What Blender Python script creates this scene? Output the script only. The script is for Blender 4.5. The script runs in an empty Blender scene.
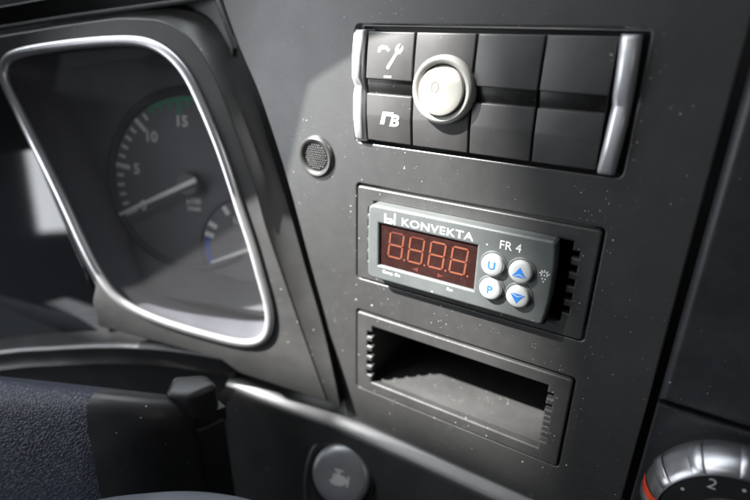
import bpy, bmesh, math, random
from mathutils import Vector, Matrix
random.seed(7)
S = 0.001                                   # everything below is written in millimetres
scene = bpy.context.scene
R = math.radians

# ------------------------------------------------------------------ camera
CAM = Vector((68.83, -176.53, 80.85))
RIGHT = Vector((0.852714, 0.522160, 0.015092))
DOWN = Vector((0.215836, -0.325868, -0.920448))
FWD = Vector((-0.475703, 0.788136, -0.390574))
cd = bpy.data.cameras.new('camera')
cam = bpy.data.objects.new('camera', cd)
scene.collection.objects.link(cam)
m = Matrix.Identity(4)
for i in range(3):
    m[i][0] = RIGHT[i]; m[i][1] = -DOWN[i]; m[i][2] = -FWD[i]; m[i][3] = CAM[i] * S
cam.matrix_world = m
cd.sensor_width = 36.0
cd.lens = 525.8 / 750 * 36
cd.clip_start = 0.005; cd.clip_end = 60
cd.dof.use_dof = True
cd.dof.focus_distance = 0.192
cd.dof.aperture_fstop = 5.6
scene.camera = cam
scene.render.resolution_x = 1024; scene.render.resolution_y = 683

# ------------------------------------------------------------------ light
w = bpy.data.worlds.new('World'); scene.world = w; w.use_nodes = True
bg = w.node_tree.nodes['Background']
bg.inputs[0].default_value = (0.80, 0.90, 1.0, 1); bg.inputs[1].default_value = 0.007

SUN = Vector((0.54, 0.51, -0.67)).normalized()
sd = bpy.data.lights.new('sun', 'SUN'); sd.energy = 6.2; sd.angle = R(0.53); sd.color = (1.0, 0.975, 0.935)
so = bpy.data.objects.new('sun', sd); scene.collection.objects.link(so)
so.rotation_euler = SUN.to_track_quat('-Z', 'Y').to_euler(); so.location = (-0.54, -0.51, 0.67)

def area(name, loc, target, sx, sy, power, col):
    d = bpy.data.lights.new(name, 'AREA'); d.shape = 'RECTANGLE'; d.size = sx; d.size_y = sy
    d.energy = power; d.color = col
    o = bpy.data.objects.new(name, d); scene.collection.objects.link(o)
    o.location = loc
    o.rotation_euler = (Vector(target) - Vector(loc)).to_track_quat('-Z', 'Y').to_euler()
    return o
# daylight from the driver's side window, from the windscreen above the dash and from the far door
area('side_window_light', (-0.86, -0.76, 0.0), (-0.05, 0, 0.02), 0.60, 0.62, 1.55, (0.92, 0.96, 1.0))
area('windscreen_light', (-0.30, 0.16, 0.80), (-0.05, -0.08, 0.0), 1.8, 0.55, 4.6, (0.90, 0.96, 1.0))
area('far_window_light', (1.3, -0.7, 0.5), (0, 0, 0), 0.6, 0.5, 0.25, (1.0, 0.96, 0.92))



area('surround_sheen_lamp', (-0.52, -0.94, 0.30), (-0.15, -0.02, 0.06), 0.32, 0.18, 0.15, (0.90, 0.95, 1.0))  # added lamp without a known window: gives the cluster surround its sheen
area('shoulder_highlight_lamp', (-0.42, -0.50, 0.56), (-0.05, -0.005, -0.10), 0.42, 0.28, 0.42, (0.96, 0.98, 1.0))  # added lamp without a known window: puts the highlight on the fascia shoulder

vs = scene.view_settings
vs.view_transform = 'Standard'; vs.look = 'None'; vs.exposure = 2.05; vs.gamma = 1.0
vs.use_curve_mapping = False

# ------------------------------------------------------------------ helpers
COL = scene.collection
class Frame:
    """a flat face of the dash: a to the right, b up, d into the dash (mm)"""
    def __init__(s, o, yaw=0.0, pitch=0.0):
        p, t = R(yaw), R(pitch)
        s.o = Vector(o); s.u = Vector((math.cos(p), math.sin(p), 0))
        n0 = Vector((math.sin(p), -math.cos(p), 0))
        s.n = n0 * math.cos(t) + Vector((0, 0, 1)) * math.sin(t)
        s.v = s.n.cross(s.u)
        if s.v.z < 0: s.v = -s.v
    def __call__(s, a, b, d=0.0): return s.o + s.u * a + s.v * b - s.n * d
PANEL = Frame((0, 0, 0))
CLUSTER = Frame((-98, -8, 0), 21, 10)

def tag(o, label, cat=None, group=None, kind=None):
    if label: o['label'] = label
    if cat: o['category'] = cat
    if group: o['group'] = group
    if kind: o['kind'] = kind
    return o
def thing(name, label, cat, loc, group=None, kind=None):
    o = bpy.data.objects.new(name, None); COL.objects.link(o)
    o.empty_display_size = 0.005; o.location = Vector(loc) * S
    o['origin'] = list(Vector(loc))
    return tag(o, label, cat, group, kind)
def origin(parent):
    o = Vector((0, 0, 0))
    while parent is not None:
        o += parent.location; parent = parent.parent
    return o
def link_mesh(name, me, mat, parent=None):
    me.materials.clear()
    if mat: me.materials.append(mat)
    o = bpy.data.objects.new(name, me); COL.objects.link(o)
    if parent: o.parent = parent
    return o
def build(name, verts, faces, mat, parent=None, smooth=None):
    og = origin(parent)
    me = bpy.data.meshes.new(name)
    me.from_pydata([tuple(Vector(v) * S - og) for v in verts], [], faces)
    me.update()
    bm = bmesh.new(); bm.from_mesh(me)
    bmesh.ops.recalc_face_normals(bm, faces=bm.faces); bm.to_mesh(me); bm.free()
    if smooth is not None:
        for p in me.polygons: p.use_smooth = True
        me.set_sharp_from_angle(angle=R(smooth))
    return link_mesh(name, me, mat, parent)

def rrect(x0, x1, z0, z1, r, k=5):
    pts = []
    for cx, cz, a0 in ((x1 - r, z1 - r, 0), (x0 + r, z1 - r, 90), (x0 + r, z0 + r, 180), (x1 - r, z0 + r, 270)):
        for i in range(k + 1):
            a = R(a0 + 90 * i / k); pts.append((cx + r * math.cos(a), cz + r * math.sin(a)))
    return pts
def spline(pts, sub=5, closed=True):
    n = len(pts); out = []
    rng = range(n if closed else n - 1)
    for i in rng:
        g = (lambda k: pts[k % n]) if closed else (lambda k: pts[max(0, min(n - 1, k))])
        p0, p1, p2, p3 = (Vector(g(i - 1)), Vector(g(i)), Vector(g(i + 1)), Vector(g(i + 2)))
        for j in range(sub):
            t = j / sub
            out.append(tuple(0.5 * ((2 * p1) + (p2 - p0) * t + (2 * p0 - 5 * p1 + 4 * p2 - p3) * t * t + (3 * p1 - p0 - 3 * p2 + p3) * t ** 3)))
    if not closed: out.append(tuple(pts[-1]))
    return out
def curve_mesh(name, loops, half, bevel, res):
    cu = bpy.data.curves.new(name, 'CURVE'); cu.dimensions = '2D'; cu.fill_mode = 'BOTH'
    for lp in loops:
        sp = cu.splines.new('POLY'); sp.points.add(len(lp) - 1)
        for q, p in zip(sp.points, lp): q.co = (p[0], p[1], 0, 1)
        sp.use_cyclic_u = True
    cu.extrude = max(half - bevel, 1e-4); cu.bevel_depth = bevel; cu.bevel_resolution = res; cu.offset = -bevel
    ob = bpy.data.objects.new(name, cu); COL.objects.link(ob)
    dg = bpy.context.evaluated_depsgraph_get()
    me = bpy.data.meshes.new_from_object(ob.evaluated_get(dg), depsgraph=dg)
    bpy.data.objects.remove(ob); bpy.data.curves.remove(cu)
    return me
def plate(name, loops, d0, d1, bevel, mat, parent=None, T=PANEL, res=3):
    """a solid sheet with outline loops[0] and holes loops[1:], from depth d0 (front) to d1, edges rounded"""
    me = curve_mesh(name, loops, (d1 - d0) / 2, bevel, res)
    og = origin(parent); mid = (d0 + d1) / 2
    for v in me.vertices:
        v.co = T(v.co.x, v.co.y, mid - v.co.z) * S - og
    bm = bmesh.new(); bm.from_mesh(me)
    bmesh.ops.remove_doubles(bm, verts=bm.verts, dist=1e-7)
    bmesh.ops.recalc_face_normals(bm, faces=bm.faces); bm.to_mesh(me); bm.free()
    for p in me.polygons: p.use_smooth = False
    return link_mesh(name, me, mat, parent)
def lathe(name, prof, c, mat, parent=None, T=PANEL, seg=48, smooth=40, sx=1.0, sz=1.0):
    V, F = [], []
    for r, d in prof:
        for k in range(seg):
            a = 2 * math.pi * k / seg
            V.append(T(c[0] + sx * r * math.cos(a), c[1] + sz * r * math.sin(a), d))
    n = len(prof)
    for i in range(n - 1):
        for k in range(seg):
            k2 = (k + 1) % seg
            F.append((i * seg + k, i * seg + k2, (i + 1) * seg + k2, (i + 1) * seg + k))
    for i in (0, n - 1):
        if prof[i][0] > 0.02: F.append(tuple(range(i * seg, i * seg + seg)))
    return build(name, V, F, mat, parent, smooth)
def tube(name, pts, rad, mat, parent=None, closed=False, seg=12, flat=1.0, up=None, smooth=50):
    V, F = [], []; pts = [Vector(p) for p in pts]; n = len(pts)
    for i, p in enumerate(pts):
        a = pts[(i - 1) % n] if closed or i > 0 else p
        b = pts[(i + 1) % n] if closed or i < n - 1 else p
        t = (b - a).normalized()
        ref = up or Vector((0, 0, 1))
        s = t.cross(ref).normalized(); q = s.cross(t).normalized()
        r = rad[i] if isinstance(rad, (list, tuple)) else rad
        for k in range(seg):
            an = 2 * math.pi * k / seg
            V.append(p + s * r * math.cos(an) + q * r * flat * math.sin(an))
    for i in range(n if closed else n - 1):
        j = (i + 1) % n
        for k in range(seg):
            k2 = (k + 1) % seg
            F.append((i * seg + k, i * seg + k2, j * seg + k2, j * seg + k))
    if not closed:
        F.append(tuple(range(seg))); F.append(tuple(range((n - 1) * seg, n * seg)))
    return build(name, V, F, mat, parent, smooth)
def loft(name, rows, mat, parent=None, smooth=40, closed=False):
    V = [p for r in rows for p in r]; n = len(rows[0]); F = []
    for i in range(len(rows) - 1):
        for k in range(n if closed else n - 1):
            k2 = (k + 1) % n
            F.append((i * n + k, i * n + k2, (i + 1) * n + k2, (i + 1) * n + k))
    return build(name, V, F, mat, parent, smooth)
def solid(name, verts, faces, bevel, mat, parent=None, seg=3, smooth=35):
    """a faceted solid with rounded edges"""
    og = origin(parent); bm = bmesh.new()
    vs_ = [bm.verts.new(Vector(v) * S - og) for v in verts]
    for f in faces: bm.faces.new([vs_[i] for i in f])
    bmesh.ops.recalc_face_normals(bm, faces=bm.faces)
    if bevel: bmesh.ops.bevel(bm, geom=list(bm.edges), offset=bevel * S, segments=seg, profile=0.5, affect='EDGES', clamp_overlap=True)
    me = bpy.data.meshes.new(name); bm.to_mesh(me); bm.free()
    if smooth:
        for p in me.polygons: p.use_smooth = True
        me.set_sharp_from_angle(angle=R(smooth))
    return link_mesh(name, me, mat, parent)
def prism(name, prof, x0, x1, bevel, mat, parent=None, T=PANEL, seg=2):
    """profile of (depth, b) pairs drawn out sideways from x0 to x1"""
    n = len(prof)
    V = [T(x0, b, d) for d, b in prof] + [T(x1, b, d) for d, b in prof]
    F = [tuple(range(n)), tuple(range(n, 2 * n))] + [(i, (i + 1) % n, n + (i + 1) % n, n + i) for i in range(n)]
    return solid(name, V, F, bevel, mat, parent, seg, 30)
def box(name, x0, x1, z0, z1, d0, d1, bevel, mat, parent=None, T=PANEL):
    return prism(name, [(d0, z0), (d0, z1), (d1, z1), (d1, z0)], x0, x1, bevel, mat, parent, T)
def text(name, body, size, a, b, d, mat, parent, T=PANEL, shear=0.0, bold=0.0, align='CENTER', sx=1.0, rot=0.0, space=1.0):
    cu = bpy.data.curves.new(name, 'FONT'); cu.body = body; cu.size = size; cu.shear = shear
    cu.align_x = align; cu.align_y = 'CENTER'; cu.extrude = 0.03; cu.offset = bold; cu.space_character = space
    cu.resolution_u = 3
    ob = bpy.data.objects.new(name, cu); COL.objects.link(ob)
    dg = bpy.context.evaluated_depsgraph_get()
    me = bpy.data.meshes.new_from_object(ob.evaluated_get(dg), depsgraph=dg)
    bpy.data.objects.remove(ob); bpy.data.curves.remove(cu)
    og = origin(parent); c, s = math.cos(R(rot)), math.sin(R(rot))
    for v in me.vertices:
        x, y = v.co.x * sx, v.co.y
        v.co = T(a + x * c - y * s, b + x * s + y * c, d - v.co.z) * S - og
    return link_mesh(name, me, mat, parent)
def decal(name, loops, d, mat, parent, T=PANEL, th=0.06):
    return plate(name, loops, d - th, d, 0.0, mat, parent, T, 0)

# ------------------------------------------------------------------ materials
def new_mat(name):
    mt = bpy.data.materials.new(name); mt.use_nodes = True
    nt = mt.node_tree
    return mt, nt, nt.nodes['Principled BSDF']
def plastic(name, col, rough=0.45, grain=3.0, bump=0.05, dust=0.0, spec=0.5, metal=0.0, leather=False, vary=0.12, dustcol=(0.55, 0.53, 0.5), emit=None, dsize=1.0):
    mt, nt, b = new_mat(name); N, L = nt.nodes, nt.links
    b.inputs['Roughness'].default_value = rough; b.inputs['Specular IOR Level'].default_value = spec
    b.inputs['Metallic'].default_value = metal
    tc = N.new('ShaderNodeTexCoord'); mp = N.new('ShaderNodeMapping')
    mp.inputs['Scale'].default_value = (1000, 1000, 1000); L.new(tc.outputs['Object'], mp.inputs[0])
    co = mp.outputs[0]
    # slow tone and gloss variation: wiped, handled plastic
    nz = N.new('ShaderNodeTexNoise'); nz.inputs['Scale'].default_value = 0.06; nz.inputs['Detail'].default_value = 6
    L.new(co, nz.inputs['Vector'])
    mr = N.new('ShaderNodeMapRange'); mr.inputs[1].default_value = 0.3; mr.inputs[2].default_value = 0.7
    mr.inputs[3].default_value = 1 - vary; mr.inputs[4].default_value = 1 + vary
    L.new(nz.outputs['Fac'], mr.inputs[0])
    mx = N.new('ShaderNodeMix'); mx.data_type = 'RGBA'; mx.blend_type = 'MULTIPLY'; mx.inputs[0].default_value = 1
    mx.inputs[6].default_value = (*col, 1); L.new(mr.outputs[0], mx.inputs[7])
    out = mx.outputs[2]
    rm = N.new('ShaderNodeMath'); rm.operation = 'MULTIPLY'; rm.inputs[1].default_value = rough
    L.new(mr.outputs[0], rm.inputs[0]); rough_out = rm.outputs[0]
    if dust > 0:
        acc = None
        for sc, th, seed in ((0.30 * dust, 0.075 * dsize, 0.0), (0.75 * dust, 0.10 * dsize, 31.7)):
            m2 = N.new('ShaderNodeMapping'); m2.inputs['Location'].default_value = (seed, seed * 1.3, seed * .7); L.new(co, m2.inputs[0])
            vo = N.new('ShaderNodeTexVoronoi'); vo.inputs['Scale'].default_value = sc; L.new(m2.outputs[0], vo.inputs['Vector'])
            sp = N.new('ShaderNodeSeparateColor'); L.new(vo.outputs['Color'], sp.inputs[0])
            pw = N.new('ShaderNodeMath'); pw.operation = 'POWER'; pw.inputs[1].default_value = 2.6; L.new(sp.outputs[0], pw.inputs[0])
            tm = N.new('ShaderNodeMath'); tm.operation = 'MULTIPLY'; tm.inputs[1].default_value = th; L.new(pw.outputs[0], tm.inputs[0])
            pn = N.new('ShaderNodeTexNoise'); pn.inputs['Scale'].default_value = 0.045; pn.inputs['Detail'].default_value = 2; L.new(m2.outputs[0], pn.inputs['Vector'])
            pm = N.new('ShaderNodeMapRange'); pm.inputs[1].default_value = 0.36; pm.inputs[2].default_value = 0.60; pm.inputs[3].default_value = 0.45; pm.inputs[4].default_value = 1.30; L.new(pn.outputs['Fac'], pm.inputs[0])
            tq = N.new('ShaderNodeMath'); tq.operation = 'MULTIPLY'; L.new(tm.outputs[0], tq.inputs[0]); L.new(pm.outputs[0], tq.inputs[1]); tm = tq
            df = N.new('ShaderNodeMath'); df.operation = 'SUBTRACT'; L.new(tm.outputs[0], df.inputs[0]); L.new(vo.outputs['Distance'], df.inputs[1])
            ml = N.new('ShaderNodeMath'); ml.operation = 'MULTIPLY'; ml.use_clamp = True; ml.inputs[1].default_value = 30; L.new(df.outputs[0], ml.inputs[0])
            if acc is None: acc = ml.outputs[0]
            else:
                ad = N.new('ShaderNodeMath'); ad.operation = 'MAXIMUM'; L.new(acc, ad.inputs[0]); L.new(ml.outputs[0], ad.inputs[1]); acc = ad.outputs[0]
        # faint smeared film under the specks
        n3 = N.new('ShaderNodeTexNoise'); n3.inputs['Scale'].default_value = 0.25; n3.inputs['Detail'].default_value = 8; n3.inputs['Roughness'].default_value = 0.7
        L.new(co, n3.inputs['Vector'])
        r3 = N.new('ShaderNodeMapRange'); r3.inputs[1].default_value = 0.45; r3.inputs[2].default_value = 0.85; r3.inputs[3].default_value = 0; r3.inputs[4].default_value = 0.022
        L.new(n3.outputs['Fac'], r3.inputs[0])
        a2 = N.new('ShaderNodeMath'); a2.operation = 'MAXIMUM'; L.new(acc, a2.inputs[0]); L.new(r3.outputs[0], a2.inputs[1])
        m3 = N.new('ShaderNodeMix'); m3.data_type = 'RGBA'; L.new(a2.outputs[0], m3.inputs[0]); L.new(out, m3.inputs[6]); m3.inputs[7].default_value = (*dustcol, 1)
        out = m3.outputs[2]
        m4 = N.new('ShaderNodeMix'); m4.data_type = 'FLOAT'; L.new(acc, m4.inputs[0]); L.new(rough_out, m4.inputs[2]); m4.inputs[3].default_value = 0.9
        rough_out = m4.outputs[0]
    L.new(out, b.inputs['Base Color']); L.new(rough_out, b.inputs['Roughness'])
    if bump > 0:
        bp_ = N.new('ShaderNodeBump'); bp_.inputs['Strength'].default_value = bump; bp_.inputs['Distance'].default_value = 0.0002 if not leather else 0.0006
        if leather:
            vo = N.new('ShaderNodeTexVoronoi'); vo.feature = 'DISTANCE_TO_EDGE'; vo.inputs['Scale'].default_value = grain
            dn = N.new('ShaderNodeTexNoise'); dn.inputs['Scale'].default_value = 0.5; dn.inputs['Detail'].default_value = 3; L.new(co, dn.inputs['Vector'])
            va = N.new('ShaderNodeVectorMath'); va.operation = 'SCALE'; va.inputs[3].default_value = 1.6; L.new(dn.outputs['Color'], va.inputs[0])
            vb = N.new('ShaderNodeVectorMath'); vb.operation = 'ADD'; L.new(co, vb.inputs[0]); L.new(va.outputs[0], vb.inputs[1])
            L.new(vb.outputs[0], vo.inputs['Vector'])
            rr = N.new('ShaderNodeMapRange'); rr.inputs[1].default_value = 0.0; rr.inputs[2].default_value = 0.22; L.new(vo.outputs['Distance'], rr.inputs[0])
            L.new(rr.outputs[0], bp_.inputs['Height'])
        else:
            ng = N.new('ShaderNodeTexNoise'); ng.inputs['Scale'].default_value = grain; ng.inputs['Detail'].default_value = 2
            L.new(co, ng.inputs['Vector']); L.new(ng.outputs['Fac'], bp_.inputs['Height'])
        L.new(bp_.outputs[0], b.inputs['Normal'])
    if emit:
        b.inputs['Emission Color'].default_value = (*emit[0], 1); b.inputs['Emission Strength'].default_value = emit[1]
    return mt

M_PANEL = plastic('panel_plastic', (0.038, 0.038, 0.038), 0.36, 2.6, 0.22, dust=1.2, dsize=1.45, spec=0.85, vary=0.06)
M_SIDE = plastic('side_panel_plastic', (0.020, 0.021, 0.024), 0.42, 2.2, 0.18, dust=0.8)
M_FRAME = plastic('frame_plastic', (0.042, 0.042, 0.042), 0.37, 1.6, 0.22, dust=0.8, dsize=1.4, spec=0.85)
M_FASCIA = plastic('fascia_plastic', (0.030, 0.030, 0.031), 0.36, 2.5, 0.05, dust=0.4, spec=1.0)
M_COVER = plastic('cover_plastic', (0.018, 0.018, 0.019), 0.42, 2.0, 0.12, dust=0.4)
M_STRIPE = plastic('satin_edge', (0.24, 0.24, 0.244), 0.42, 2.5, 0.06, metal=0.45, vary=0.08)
M_BLACK = plastic('black_plastic', (0.010, 0.010, 0.011), 0.5, 2, 0.1)
M_BUTTON = plastic('switch_plastic', (0.060, 0.059, 0.059), 0.39, 3, 0.08, dust=0.9, spec=0.6)
M_STRIP = plastic('switch_strip', (0.011, 0.011, 0.011), 0.34, 3, 0.08, dust=1.6, dsize=1.3, spec=0.4)
M_TRAY = plastic('tray_plastic', (0.039, 0.039, 0.039), 0.6, 1.2, 0.3, dust=1.3, dsize=1.7, dustcol=(0.5, 0.49, 0.47))
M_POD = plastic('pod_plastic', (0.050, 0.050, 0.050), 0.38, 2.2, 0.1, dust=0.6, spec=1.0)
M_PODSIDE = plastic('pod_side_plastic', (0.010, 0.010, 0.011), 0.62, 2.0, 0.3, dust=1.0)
M_CHROME = plastic('satin_chrome', (0.84, 0.84, 0.86), 0.34, 4, 0.02, metal=0.88, vary=0.10)
M_SATIN = plastic('satin_silver', (0.74, 0.74, 0.76), 0.38, 4, 0.05, metal=0.6, vary=0.08)
M_KNOBRING = plastic('knob_silver', (0.34, 0.34, 0.36), 0.32, 4, 0.05, metal=0.9, vary=0.08)
M_WHITE = plastic('white_plastic', (0.385, 0.38, 0.36), 0.35, 3, 0.02, vary=0.04)
M_WHITE2 = plastic('cream_plastic', (0.34, 0.332, 0.305), 0.30, 3, 0.02, vary=0.06)
M_KEY = plastic('key_rubber', (0.50, 0.51, 0.51), 0.45, 3, 0.03, vary=0.04)
M_GREY = plastic('grey_plastic', (0.098, 0.108, 0.107), 0.38, 3, 0.10, dust=0.5, spec=0.7)
M_SCREEN = plastic('smoked_screen', (0.026, 0.010, 0.009), 0.16, 3, 0.0, dust=1.5, dsize=0.7)
M_SEG = plastic('display_segment', (0.15, 0.048, 0.028), 0.4, 3, 0, emit=((1.0, 0.28, 0.11), 0.028))
M_SEGD = plastic('display_symbol', (0.09, 0.024, 0.016), 0.4, 3, 0, emit=((1.0, 0.2, 0.08), 0.008))
M_BLUE = plastic('blue_print', (0.03, 0.20, 0.62), 0.5, 3, 0)
M_PRINT = plastic('white_print', (0.80, 0.80, 0.80), 0.5, 3, 0, vary=0.05)
M_GPRINT = plastic('grey_print', (0.42, 0.42, 0.42), 0.5, 3, 0)
M_DIM = plastic('dial_print', (0.75, 0.73, 0.70), 0.6, 3, 0)
M_GREEN = plastic('green_print', (0.02, 0.30, 0.15), 0.6, 3, 0)
M_DBLUE = plastic('dial_blue_print', (0.04, 0.10, 0.42), 0.6, 3, 0)
M_DIAL = plastic('dial_black', (0.115, 0.115, 0.128), 0.55, 3, 0.05)
M_DIAL2 = plastic('dial_face_grey', (0.135, 0.133, 0.137), 0.6, 3, 0.05)
M_SHELF = plastic('cluster_inner_grey', (0.042, 0.042, 0.045), 0.5, 3, 0.05)
M_GLOSS = plastic('gloss_black', (0.012, 0.013, 0.016), 0.05, 1, 0.0, vary=0.05, spec=0.6)
M_LEATHER = plastic('blue_black_leather', (0.013, 0.017, 0.035), 0.45, 0.72, 0.45, leather=True, vary=0.15)
M_RED = plastic('red_mark', (0.50, 0.045, 0.018), 0.4, 3, 0)
M_RIM = plastic('wheel_plastic', (0.075, 0.082, 0.10), 0.5, 2, 0.05)
M_STARTB = plastic('start_button_plastic', (0.30, 0.308, 0.325), 0.32, 2, 0.06, metal=0.55)
M_NEEDLE = plastic('needle', (0.75, 0.74, 0.70), 0.5, 2, 0)

def glass(name, gl, rough, tint=(1, 1, 1)):
    mt, nt, b = new_mat(name); N, L = nt.nodes, nt.links
    N.remove(b); out = N['Material Output']
    tr = N.new('ShaderNodeBsdfTransparent'); tr.inputs[0].default_value = (*tint, 1)
    g = N.new('ShaderNodeBsdfGlossy'); g.inputs['Roughness'].default_value = rough
    fr = N.new('ShaderNodeFresnel'); fr.inputs[0].default_value = 1.33
    mm = N.new('ShaderNodeMath'); mm.operation = 'MULTIPLY'; mm.inputs[1].default_value = gl; L.new(fr.outputs[0], mm.inputs[0])
    mx = N.new('ShaderNodeMixShader'); L.new(mm.outputs[0], mx.inputs[0])
    L.new(tr.outputs[0], mx.inputs[1]); L.new(g.outputs[0], mx.inputs[2])
    df = N.new('ShaderNodeBsdfDiffuse'); df.inputs[0].default_value = (0.6, 0.6, 0.62, 1)      # dust film and reflected haze on the pane, put in as pale diffuse
    m2 = N.new('ShaderNodeMixShader'); m2.inputs[0].default_value = 0.020
    L.new(mx.outputs[0], m2.inputs[1]); L.new(df.outputs[0], m2.inputs[2]); L.new(m2.outputs[0], out.inputs[0])
    return mt
M_GLASS = glass('cluster_glass', 0.05, 0.05, (0.95, 0.955, 0.965))

# ================================================================== SETTING
SEAM = [(-118.5, 105), (-115.6, 90.4), (-107.4, 70.8), (-97.2, 50.7), (-84.7, 16.7), (-73.8, -20.2), (-61.9, -60.0), (-53.4, -100.0), (-52.6, -104)]
seam = spline(SEAM, 4, closed=False)
SW = rrect(-47.6, 51.6, 38.4, 81.6, 2.0)
FR_A = rrect(-47.0, 50.0, -21.9, 21.4, 1.6)
FR_B = rrect(-47.0, 50.0, -81.1, -37.8, 1.6)
outer = seam + [(74.3, -104), (74.3, 105)]
panel = plate('centre_panel', [outer, SW, FR_A, FR_B], 0, 3.0, 0.7, M_PANEL)
tag(panel, 'black dusty plastic centre panel of the dashboard around switches and controller', kind='structure')

core = build('dash_core', [(-150, 62, -260), (150, 62, -260), (150, 62, 130), (-150, 62, 130)], [(0, 1, 2, 3)], M_BLACK)
tag(core, 'black inner wall of the dashboard behind the panel gaps', kind='structure')

# right hand panels beyond the vertical seam
rp = plate('right_panel', [[(77.0, -35.6), (190, -35.6), (190, 110), (77.0, 110)]], -0.9, 6.0, 2.6, M_SIDE, res=5)
tag(rp, 'plain black panel to the right of the vertical seam', kind='structure')
rl = plate('heater_panel', [[(77.0, -190), (190, -190), (190, -37.2), (77.0, -37.2)]], -0.2, 6.0, 0.9, M_SIDE, res=4)
tag(rl, 'black panel carrying the rotary heater knob', kind='structure')

# lower fascia: bright rounded shoulder under the centre panel
LI = [(-122.0, -10.6, -97.4), (-100.0, -9.0, -98.6), (-80.0, -6.6, -99.8), (-64.0, -3.4, -101.3), (-52.0, -0.9, -102.3), (-21.9, -0.2, -102.6), (4.4, -0.2, -102.6), (41.3, -0.2, -102.6), (73.6, -0.2, -102.6)]
LO = [(x, y - 5.4, z - 4.5) for x, y, z in LI]
LI = spline(LI, 4, False); LO = spline(LO, 4, False)
def lerp3(a, b, t): return tuple(Vector(a) * (1 - t) + Vector(b) * t)
rows = [[(p[0], p[1] + 12, p[2] + 0.5) for p in LI], LI, LO]
rows.append([(p[0], p[1] - 0.5, p[2] - 2.0) for p in LO])
rows.append([(p[0], p[1] - 3.0, p[2] - 40) for p in LO])
rows.append([(p[0], p[1] - 12.0, p[2] - 130) for p in LO])
fas = loft('lower_fascia', rows, M_FASCIA, smooth=50)
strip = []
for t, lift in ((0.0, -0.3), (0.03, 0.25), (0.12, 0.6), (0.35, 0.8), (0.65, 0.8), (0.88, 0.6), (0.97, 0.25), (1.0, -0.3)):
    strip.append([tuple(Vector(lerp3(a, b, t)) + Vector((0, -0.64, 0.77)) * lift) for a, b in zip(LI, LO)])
tag(fas, 'black lower fascia with a bright rounded shoulder under the centre panel', kind='structure')
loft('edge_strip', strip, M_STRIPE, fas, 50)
end = build('fascia_end', [rows[0][0]] + [rows[i][0] for i in range(1, len(rows))] + [(-118, 30, -235)], [tuple(range(len(rows) + 1))], M_BLACK, fas)

# ================================================================== SWITCH BANK
sb = thing('switch_bank', 'row of black rocker switches between two silver end trims', 'switch panel', (2, 0, 60))
box('switch_housing', -47.2, 51.2, 38.8, 81.2, 5.0, 7.5, 0.3, M_BLACK, sb)
PROF = [(-1.9, 79.4), (-2.7, 71.5), (-3.3, 63.2), (-0.6, 62.8), (-0.6, 58.2), (-2.6, 57.8), (-2.6, 50.0), (-1.3, 40.2), (5.5, 40.2), (5.5, 79.4)]
spans = ((-41.0, -21.9), (-21.2, 0.6), (1.3, 22.8), (23.5, 43.6))
labels = ('rocker with white spanner symbol and letters', 'blank carrying the white round switch', 'plain blank beside the round switch', 'plain blank beside the right silver trim')
btn = []
for (x0, x1), lb in zip(spans, labels):
    o = prism('switch_button', PROF, x0, x1, 0.45, M_BUTTON, sb, seg=3); o['label'] = lb; btn.append(o)
    prism('centre_strip', [(-2.25, 63.05), (-1.35, 57.95), (-0.4, 57.95), (-0.4, 63.05)], x0 + 0.15, x1 - 0.15, 0.2, M_STRIP, o)
# silver end trims with a waist at mid height
def trim_piece(x0, x1, bow, mat):
    pr = [(-2.6, 80.0), (-4.2, 78.5), (-4.6, 71), (-4.4, 63.5), (-2.2, 60.2), (-3.4, 56.5), (-3.8, 49), (-3.0, 41), (-1.5, 39.4)]
    rows = []
    n = 9
    for i in range(n):
        t = i / (n - 1)
        a = x0 + (x1 - x0) * t
        lip = 1.5 * (2 * t - 1) ** 4
        row = [PANEL(a + bow * math.sin(math.pi * (80 - b) / 41.0), b, d + lip) for d, b in pr]
        rows.append([PANEL(a, pr[0][1], 5.0)] + row + [PANEL(a, pr[-1][1], 5.0)])
    edge0 = [Vector((p[0], 5.0, p[2])) for p in rows[0]]; edge1 = [Vector((p[0], 5.0, p[2])) for p in rows[-1]]
    return loft('end_trim', [edge0] + rows + [edge1], mat, sb, 50)
t1 = trim_piece(-46.6, -41.5, -0.9, M_SATIN); t2 = trim_piece(44.2, 49.2, 0.9, M_SATIN)
# symbols
FACE = [(79.4, -1.9), (71.5, -2.7), (63.2, -3.3), (57.8, -2.6), (50.0, -2.6), (40.2, -1.3)]
def on_face(o):
    og = origin(o.parent); ym = sum(v.co.y for v in o.data.vertices) / len(o.data.vertices)
    for v in o.data.vertices:
        z = (v.co.z + og.z) / S
        for (z1, d1), (z0, d0) in zip(FACE, FACE[1:]):
            if z0 <= z <= z1:
                v.co.y = (d0 + (d1 - d0) * (z - z0) / (z1 - z0) - 0.10) * S - og.y + (v.co.y - ym); break
    return o
def rot2(pts, c, a):
    ca, sa = math.cos(R(a)), math.sin(R(a))
    return [(c[0] + x * ca - y * sa, c[1] + x * sa + y * ca) for x, y in pts]
span = [(-0.75, -4.4), (0.0, -4.9), (0.75, -4.4), (0.62, 1.6), (1.5, 2.3), (1.75, 3.6), (1.3, 4.6), (0.55, 5.0), (0.5, 3.6), (0.0, 3.2), (-0.5, 3.6), (-0.55, 5.0), (-1.3, 4.6), (-1.75, 3.6), (-1.5, 2.3), (-0.62, 1.6)]
on_face(decal('spanner_symbol', [rot2([(x * 0.85, y) for x, y in span], (-29.4, 71.0), -33)], -3.42, M_PRINT, btn[0]))
on_face(decal('hook_symbol', [[(-36.4, 72.6), (-36.0, 74.2), (-34.8, 74.9), (-32.6, 74.6), (-31.2, 73.4), (-31.8, 72.7), (-32.9, 73.5), (-34.5, 73.6), (-35.3, 72.4)]], -3.0, M_PRINT, btn[0]))
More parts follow.
